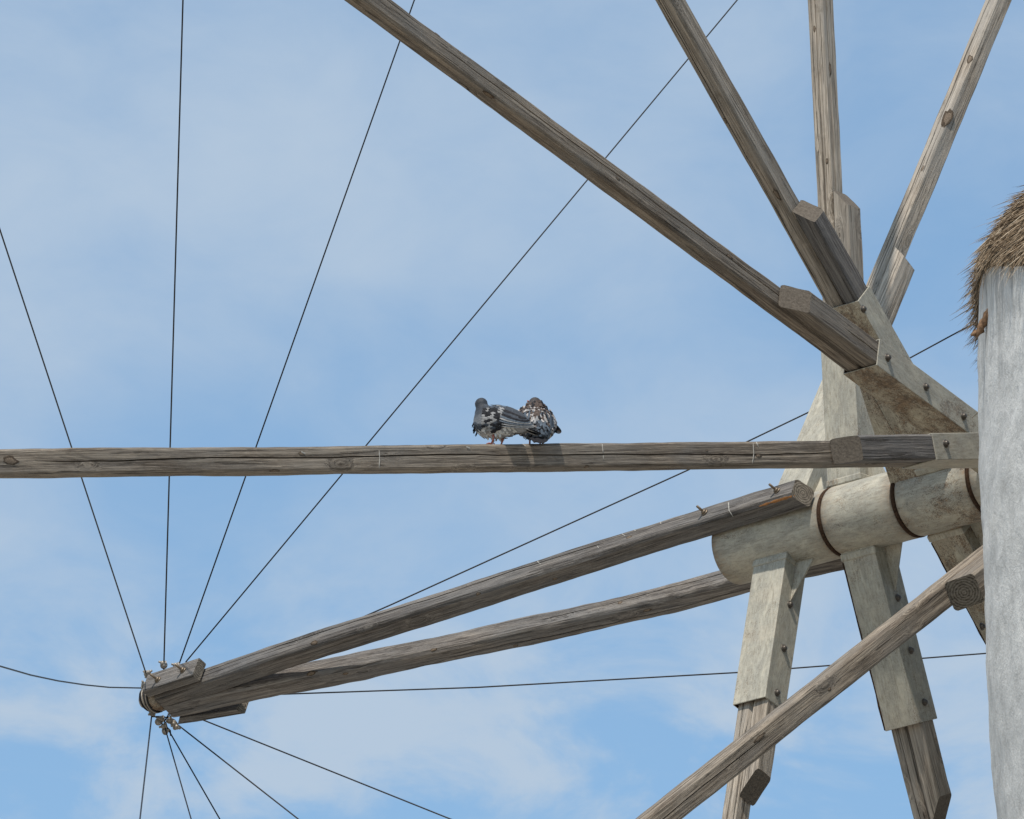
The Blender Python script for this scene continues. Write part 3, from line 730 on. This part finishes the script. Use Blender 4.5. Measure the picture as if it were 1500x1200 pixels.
for pts_, w in ((((1067,736),(1068,748),(1074,757)), .0025), (((968,763),(968,768)), .002), (((925,772),(931,778)), .003), (((910,781),(916,786)), .002), (((875,800),(877,803)), .002), (((785,820),(792,827)), .002)):
    splat(nb, pts_, w)
splat(nb, ((1112,742), (1130,736), (1150,730), (1164,726)), .006, RESIN, 'fresh_split')

# knots standing a little proud of the timbers
KNOT = plain('dark_knot', (.075,.056,.040), .85, 0, .45, 160, .1); KNOTL = plain('knot_heart', (.17,.13,.095), .85, 0, .4, 220, .1)
def knot(o, x, y, a, b, along_dir):
    h, nn, _, _ = hit(o, x, y)
    if h is None: return
    if nn.dot(h-C0) > 0: nn = -nn
    ax = (along_dir - nn*along_dir.dot(nn)).normalized(); sc = (h-C0).dot(FW)/F_PX
    M = frame(h, nn, nn.cross(ax)); r_ = random.Random(int(x)); V, Fc, fm = [], [], []
    rings = ((1.0, -.0012, 0), (.80, .0008, 0), (.62, .0002, 0), (.5, .0009, 1), (.25, .0014, 1)); K = 14
    wob = [r_.uniform(.82, 1.18) for _ in range(K)]
    for (f, z, m_) in rings:
        for k in range(K):
            t = 2*math.pi*k/K; V.append((z, math.cos(t)*b*.85*sc*f*wob[k], math.sin(t)*a*1.35*sc*f*wob[k]*(1+.25*math.sin(t)*r_.choice((0, 1)))))
    for i in range(len(rings)-1):
        for k in range(K):
            j = (k+1) % K; Fc.append((i*K+k, i*K+j, (i+1)*K+j, (i+1)*K+k)); fm.append(1 if i in (2, 3) else 0)
    Fc.append(tuple((len(rings)-1)*K+k for k in range(K))); fm.append(1)
    mesh_obj('knot', V, Fc, [KNOT, KNOTL], o, M, True, fm)
for k, L_ in {1: [(715,139,10,5), (1068,376,6,4), (640,50,5,3), (905,262,4,2.5)], 2: [(1137,284,8,5), (1092,241,5,3), (1062,176,4,2.5)], 3: [(1216,101,9,4), (1193,42,4,3), (1211,236,4,3)],
              4: [(1388,172,16,8), (1421,86,8,5), (1352,246,5,3)], 5: [(1111,668,6,4), (859,684,5,3), (402,690,10,3), (441,665,6,4), (14,675,13,9), (1035,660,3,2)], 6: [(1112,1082,13,5), (1215,1010,4,3)]}.items():
    for q_ in L_: knot(SIDE[k], *q_, spokes[k]['d'])
for (x, y, a, b) in ((460,942,6,4), (921,787,5,3), (813,848,4,2.5), (700,870,4,3)): knot(nb, x, y, a, b, S)
for (x, y, a, b) in ((635,952,5,3), (455,987,8,4), (948,894,7,3), (908,883,4,3), (506,987,5,3), (755,946,4,2.5)): knot(fb, x, y, a, b, S)

# ------------------------------------------------------------------ the two pigeons
def feather_mat(name, stops, var=.3, sheen=0.0):
    m, n, l, b = new_mat(name); q = NB(n, l); t = n.new('ShaderNodeTexCoord'); v = t.outputs['Object']
    nz = q.noise(v, 130, 5, .65, .4); c = q.ramp(nz, stops)
    l.new(c, b.inputs['Base Color']); b.inputs['Roughness'].default_value = .7; b.inputs['Specular IOR Level'].default_value = .1
    b.inputs['Sheen Weight'].default_value = sheen
    l.new(q.bump(q.noise(q.mapping(v, (60, 200, 200)), 1, 3, .6), .5, .002), b.inputs['Normal']); return m
def body_mat(name, belly, mid, back, neck, head):
    m, n, l, b = new_mat(name); q = NB(n, l); t = n.new('ShaderNodeTexCoord'); v = t.outputs['Object']
    sx = n.new('ShaderNodeSeparateXYZ'); l.new(v, sx.inputs[0]); nz = q.noise(v, 55, 5, .65, .4)
    z = q.math('ADD', sx.outputs[2], q.math('MULTIPLY', q.math('SUBTRACT', nz, .5), .03))
    c = q.ramp(q.rng(z, .02, .18), [(.0, belly), (.28, mid), (.5, back), (.66, neck), (.84, head)])
    fn = q.noise(v, 240, 4, .7); c = q.mixc(q.rng(fn, .40, .7, 0, .35), c, (.030, .033, .040))
    l.new(c, b.inputs['Base Color']); b.inputs['Roughness'].default_value = .6; b.inputs['Specular IOR Level'].default_value = .3; b.inputs['Sheen Weight'].default_value = .04
    l.new(q.bump(q.noise(v, 160, 4, .6, .5), .7, .003), b.inputs['Normal']); return m
F_DARK = feather_mat('black_feather', [(.3, (.010,.010,.012)), (.7, (.028,.028,.032))])
F_PALE = feather_mat('pale_grey_feather', [(.3, (.15,.15,.152)), (.7, (.33,.325,.32))])
F_MID = feather_mat('slate_feather', [(.3, (.030,.035,.044)), (.7, (.075,.085,.10))])
F_BLUE = feather_mat('blue_grey_feather', [(.3, (.06,.075,.093)), (.7, (.125,.15,.18))])
F_WHITE = feather_mat('white_feather', [(.3, (.26,.235,.215)), (.7, (.50,.47,.45))])
F_BELLY = feather_mat('whitish_belly_feather', [(.3, (.40,.40,.39)), (.7, (.64,.63,.60))])
F_BROWN = feather_mat('brown_feather', [(.3, (.045,.034,.03)), (.7, (.12,.09,.075))])
LEG_M = plain('pink_leg', (.36,.13,.10), .6, 0, .25, 300); BEAK_M = plain('dark_beak', (.03,.028,.03), .4, 0, .2, 100); EYE_M = plain('orange_eye', (.45,.12,.02), .2, 0, .1, 100); CERE = plain('white_cere', (.55,.52,.5), .8, 0, .1, 100)

def ellipsoids(name, parts, mat, parent, M, voxel=.0034):
    bm = bmesh.new()
    for (c, r, rot) in parts:
        Mx = Matrix.Translation(c) @ Matrix.Rotation(math.radians(rot), 4, 'Y') @ Matrix.Diagonal((*r, 1))
        bmesh.ops.create_icosphere(bm, subdivisions=3, radius=1, matrix=Mx)
    me = bpy.data.meshes.new(name); bm.to_mesh(me); bm.free(); me.materials.append(mat)
    o = bpy.data.objects.new(name, me); o.matrix_basis = M; link(o, parent)
    r = o.modifiers.new('remesh', 'REMESH'); r.mode = 'VOXEL'; r.voxel_size = voxel; r.use_smooth_shade = True
    s = o.modifiers.new('smooth', 'SMOOTH'); s.iterations = 5; s.factor = .6
    return o
def feather_strip(V, Fc, fm, p, d, nrm, L, w, mat, curl=.1):
    """one feather: narrow base, rounded tip, slightly arched"""
    d = d.normalized(); sd = d.cross(nrm).normalized(); up = sd.cross(d)
    if up.dot(nrm) < 0: up = -up
    s = len(V); prof_ = ((0, .35), (.25, .85), (.55, 1.0), (.8, .86), (.94, .5), (1.0, .12))
    for f, wf in prof_:
        c = p + d*L*f - up*L*curl*f*f
        V += [c - sd*w*wf - up*w*.25*wf, c + up*w*.12, c + sd*w*wf - up*w*.25*wf]
    for i in range(len(prof_)-1):
        b = s+i*3; Fc += [(b, b+1, b+4, b+3), (b+1, b+2, b+5, b+4)]; fm += [mat, mat]
def solid_bvh(parts):
    bm = bmesh.new()
    for (c, r, rot) in parts:
        Mx = Matrix.Translation(c) @ Matrix.Rotation(math.radians(rot), 4, 'Y') @ Matrix.Diagonal((*r, 1))
        bmesh.ops.create_icosphere(bm, subdivisions=4, radius=1, matrix=Mx)
    t = BVHTree.FromBMesh(bm); bm.free(); return t
def make_pigeon(name, pos, fwd, pitch, scl, label, style):
    f = fwd.normalized(); f.z = 0; f.normalize(); left = Vector((0, 0, 1)).cross(f)
    M = Matrix(((f.x, left.x, 0, pos.x), (f.y, left.y, 0, pos.y), (0, 0, 1, pos.z), (0, 0, 0, 1)))
    root = empty(name, pos, label, 'pigeon', 'pigeons perched on the horizontal spoke')
    Mb = M @ Matrix.Diagonal((*scl, 1)) @ Matrix.Translation((0, 0, .065)) @ Matrix.Rotation(math.radians(pitch), 4, 'Y') @ Matrix.Translation((0, 0, -.065))
    if style == 0:
        bmat = body_mat('grey_pigeon_plumage', (.42,.42,.42), (.24,.25,.265), (.045,.052,.064), (.018,.022,.030), (.026,.032,.042))
        parts = [((.0, 0, .080), (.085, .052, .052), -6), ((.042, 0, .084), (.050, .048, .054), 10), ((-.06, 0, .074), (.062, .034, .030), -10),
                 ((.056, 0, .110), (.034, .031, .034), 0), ((.063, 0, .126), (.0245, .0225, .034), 0), ((.068, 0, .146), (.0245, .0205, .0215), 0)]
        hd = ((.068, 0, .146), -62)
    else:
        bmat = body_mat('brown_chequered_pigeon_plumage', (.05,.05,.055), (.10,.085,.08), (.16,.12,.10), (.075,.05,.045), (.040,.032,.030))
        parts = [((.0, 0, .078), (.082, .062, .052), -10), ((.045, 0, .092), (.048, .056, .050), 10), ((-.06, 0, .066), (.060, .044, .030), -16),
                 ((.050, 0, .116), (.040, .042, .036), 0), ((.060, 0, .134), (.028, .029, .030), 0), ((.066, 0, .150), (.0225, .0205, .0205), 0)]
        hd = ((.066, 0, .150), 12)
    hc = Vector(hd[0]); Hr = Matrix.Translation(hc) @ Matrix.Rotation(math.radians(hd[1]), 4, 'Z')
    snout = Hr @ Vector((.015, 0, -.003)); parts.append((tuple(snout), (.0115, .0095, .0095), 0))
    body = ellipsoids('body', parts, bmat, root, Mb)
    bv = solid_bvh(parts)
    V, Fc = lathe_local([(0, .0045), (.006, .004), (.012, .0028), (.017, .0008)], 10)
    mesh_obj('beak', V, Fc, BEAK_M, root, Mb @ Hr @ Matrix.Translation((.023, 0, -.004)) @ Matrix.Rotation(.35, 4, 'Y'), True)
    V, Fc = lathe_local([(-.003, .001), (-.001, .003), (.002, .0035), (.004, .002)], 10)
    mesh_obj('cere', V, Fc, CERE, root, Mb @ Hr @ Matrix.Translation((.023, 0, .0005)), True)
    for s_ in (1, -1):
        V, Fc = lathe_local([(-.003, .0005), (-.002, .0022), (0, .0032), (.002, .0022), (.003, .0005)], 10)
        mesh_obj('eye', V, Fc, EYE_M, root, Mb @ Hr @ Matrix.Translation((.009, s_*.0178, .003)), True)
    FM = [F_DARK, F_PALE, F_MID, F_BLUE, F_WHITE, F_BROWN]
    r_ = random.Random(40+style)
    def on_side(s_, x, z):
        h, n_, _, _ = bv.ray_cast(Vector((x, s_*.3, z)), Vector((0, -s_, 0)))
        if h is None:
            h2, n2, _, _ = bv.find_nearest(Vector((x, s_*.02, z))); return h2, n2
        return h, n_
    # wings: folded shell of coverts and flight feathers lying on the flank
    for s_ in (1, -1):
        V, Fc, fm = [], [], []
        tip = Vector((-.150, s_*.012, .062)) if style == 0 else Vector((-.125, s_*.022, .050))
        for i in range(10):                       # long flight feathers, folded over one another
            z = .058 + .0065*i; p, n_ = on_side(s_, -.018 - .002*i, z)
            t_ = tip + Vector((.0045*i, s_*.002*i, .0022*i)); d = t_-p
            feather_strip(V, Fc, fm, p + n_*(.004+.0007*i), d, Vector((0, s_*.85, .5)), d.length, .0095, (1, 1, 3, 1, 3, 0, 2, 0, 2, 2)[i] if style == 0 else (0, 3, 2, 3, 0, 3, 3, 2, 3, 3)[i], .02)
        for row in range(11):                     # rows from the back to the shoulder
            x = -.070 + row*.0115
            zt = .128 - max(0, -x)*.45 if x < .045 else .128 - (x-.045)*.9; zb = .040 + max(0, -x)*.42 + max(0, x-.03)*.8
            nn_ = 10
            for j in range(nn_):
                v = (j+.5*(row % 2)+.3)/nn_
                if v > 1: continue
                z = zt + (zb-zt)*v; p, n_ = on_side(s_, x, z)
                d = Vector((-1, 0, -.42+.55*v)); d = d - n_*d.dot(n_)
                if style == 0:
                    rr = r_.random()
                    slant = x + (v-.5)*.045
                    bar1 = -.066 < slant < -.040 and v > .15; bar2 = -.022 < slant < .004 and v > .22; gap_ = -.040 <= slant <= -.022 and v > .2
                    mt = 0 if (bar1 or bar2) else (1 if gap_ else (1 if rr < .52 else (0 if rr < .90 else 2)))
                    if v < .14: mt = 2 if rr < .7 else 1
                else:
                    mt = (r_.choice((4, 5, 0, 4, 1, 5, 2)) if z < .105 else r_.choice((5, 0, 0, 5, 4))) if x > -.02 else r_.choice((2, 0, 5, 1, 3))
                feather_strip(V, Fc, fm, p + n_*(.0035 + .00055*row + r_.uniform(0, .0012)), d + Vector([r_.uniform(-.06, .06) for _ in range(3)]), n_, .020*r_.uniform(.85, 1.15), .0058*r_.uniform(.9, 1.15), mt, .16)
        if style == 1 and s_ == -1 or style == 1:  # loosely held wing edge
            for i in range(7):
                p, n_ = on_side(s_, .030 - i*.010, .085 - .004*i); d = Vector((-.8, s_*.42, -.42+.05*i))
                feather_strip(V, Fc, fm, p + n_*.006, d, n_, .030 if s_ > 0 else .036, .0048, (5, 0, 4, 2, 0, 5, 2)[i], .05)
        mesh_obj('wing', V, Fc, FM, root, Mb, True, fm)
    # mantle, back and rump, seen from above and behind
    V, Fc, fm = [], [], []
    for i in range(260 if style else 150):
        x = (.050 if style else .026) - (.135 if style else .11)*(i/(260 if style else 150)); y = r_.uniform(-1, 1)*(.046 if style else .032)
        h, n_, _, _ = bv.ray_cast(Vector((x, y, .4)), Vector((0, 0, -1)))
        if h is None: continue
        d = Vector((-1, y*5, -.2)); d = d - n_*d.dot(n_)
        rr = r_.random()
        if style == 0: mt = 2 if rr < .55 else (3 if rr < .85 else 0)
        else:
            mt = (4 if rr < .36 else 5 if rr < .66 else 0 if rr < .80 else 1) if x > -.025 else (3 if rr < .55 else 2 if rr < .8 else 0)
            if x > .026: mt = 5 if rr < .45 else 0 if rr < .93 else 4
        feather_strip(V, Fc, fm, h + n_*(.0045 + .05*max(0, x+.09)*.12 + r_.uniform(0, .0015)), d + Vector([r_.uniform(-.06, .06) for _ in range(3)]), n_, .020*r_.uniform(.7, 1.3), .006*r_.uniform(.7, 1.3), mt, .12)
    if style == 1:      # lower back seen from behind: blue-grey wedge between mottled wings
        for i in range(420):
            z = .132 - .10*(i/420); y = r_.uniform(-.058, .058)
            h, n_, _, _ = bv.ray_cast(Vector((-.4, y, z)), Vector((1, 0, 0)))
            if h is None: continue
            d = Vector((-.2, y*2, -1)); d = d - n_*d.dot(n_); rr = r_.random(); ctr = abs(y) < .012 + (.115-z)*.42
            if z > .112: mt = 5 if rr < .5 else 0 if rr < .85 else 4
            elif ctr and z < .088: mt = 3 if rr < .66 else (2 if rr < .82 else 0)
            else: mt = 4 if rr < .40 else 5 if rr < .64 else 0 if rr < .84 else 1
            feather_strip(V, Fc, fm, h + n_*(.006 + .06*max(0, z-.03)*.15 + r_.uniform(0, .0015)), d + Vector([r_.uniform(-.06, .06) for _ in range(3)]), n_, .018*r_.uniform(.7, 1.3), .0055*r_.uniform(.7, 1.3), mt, .10)
    mesh_obj('back_feathers', V, Fc, FM, root, Mb, True, fm)
    # tail fan
    V, Fc, fm = [], [], []
    for i in range(12):
        a = (i-5.5)/5.5; base = Vector((-.080, a*.016, .066-.003*abs(a))); d = Vector((-1, a*(.13 if style == 0 else .14), -.30 if style == 0 else -.66)); Lt = (.092 if style == 0 else .100)*(1-.22*a*a)*r_.uniform(.93, 1.03)
        feather_strip(V, Fc, fm, base + Vector((0, 0, .002*(1-abs(a)))), d, Vector((-.3, 0, 1)), Lt*(.86 if style else 1), (.0066 if style else .0088), (0 if style else 2) if abs(a) < .8 or style else 1, .05)
        feather_strip(V, Fc, fm, base + d.normalized()*(Lt*.68) + Vector((0, 0, .0012)), d, Vector((-.3, 0, 1)), Lt*(.18 if style else .36), (.0066 if style else .0098), 0, .05)
    mesh_obj('tail', V, Fc, FM, root, Mb, True, fm)
    # ruffled belly and flank feathers lying on the body
    V, Fc, fm = [], [], []
    for i in range(240):
        x = r_.uniform(-.085, .085); s_ = r_.choice((1, -1)); z = r_.uniform(.026, .062) + max(0, x-.03)*.3
        h, n_, _, _ = bv.ray_cast(Vector((x, s_*.3, z)), Vector((0, -s_, 0)))
        if h is None: continue
        d = Vector((-.75, 0, -.5+r_.uniform(-.3, .2))); d = d - n_*d.dot(n_)*.85
        rr = r_.random()
        feather_strip(V, Fc, fm, h + n_*.001, d, n_, .017*r_.uniform(.6, 1.2), .0045*r_.uniform(.7, 1.3), ((2 if rr < .8 else 3) if x > .052 and z > .05 else (6 if rr < .85 else 1)) if style == 0 else (2 if rr < .5 else 0 if rr < .8 else 3), .0)
    for i in range(26):     # breast tufts and hanging thigh feathers
        z = r_.uniform(.050, .10); feather_strip(V, Fc, fm, Vector((.088-abs(z-.08)*.3, r_.uniform(-.02, .02), z)), Vector((.28, 0, -1)), Vector((1, 0, .2)), .015, .004, 2 if style == 0 else 5, -.1)
    for i in range(22):
        x = r_.uniform(-.02, .05); y = r_.uniform(-.03, .03); feather_strip(V, Fc, fm, Vector((x, y, .036)), Vector((-.2, 0, -1)), Vector((0, 1, 0)), .014*r_.uniform(.7, 1.4), .004, 6 if style == 0 else 2, 0)
    mesh_obj('belly_feathers', V, Fc, FM + [F_BELLY], root, Mb, True, fm)
    for s_ in (1, -1):
        hip = Vector((.000 + .012*s_, s_*.018, .046)); ank = Vector((-.004 + .012*s_, s_*.018, .024)); ft = Vector((.004+.012*s_, s_*.018, .004))
        lg = tube('leg', [M @ hip, M @ ank, M @ ft], [.0055, .0034, .0032], LEG_M, root, 8)
        for ang, ln in ((-.5, .020), (0, .024), (.5, .020), (math.pi, .013)):
            e = ft + Vector((math.cos(ang)*ln, math.sin(ang)*ln, -.003)); mid = ft.lerp(e, .5) + Vector((0, 0, .003))
            tube('toe', [M @ ft, M @ mid, M @ e], [.0028, .0026, .0014], LEG_M, lg, 6)
    return root
def perch(x):
    """top of the horizontal spoke under picture column x"""
    for y in np.arange(640, 680, .5):
        h = hit(B5, x, float(y))[0]
        if h: break
    sp = spokes[5]; t = (h-sp['base']).dot(sp['d']); c = sp['base'] + sp['d']*t; r = trees[B5.name].ray_cast(c + Vector((0, 0, .5)), Vector((0, 0, -1)))[0]
    return r
p1 = perch(733); p2 = perch(789)
make_pigeon('pigeon', p1 + Vector((0, 0, -.001)), Vector((-.95, .28, 0)), -4, (1.0, 1.0, 1.13), 'blue-grey pigeon with black wing bars facing left, left of the two on the spoke', 0)
make_pigeon('pigeon', p2 + Vector((0, .0, -.001)), Vector((-.12, 1, 0)), -22, (1.0, 1.14, 1.08), 'brown and white chequered pigeon with its back turned, right of the two on the spoke', 1)
print('hub', HUB, 'tower', TC, R_T, 'spoke L', {k: round(v['L'], 2) for k, v in spokes.items()})
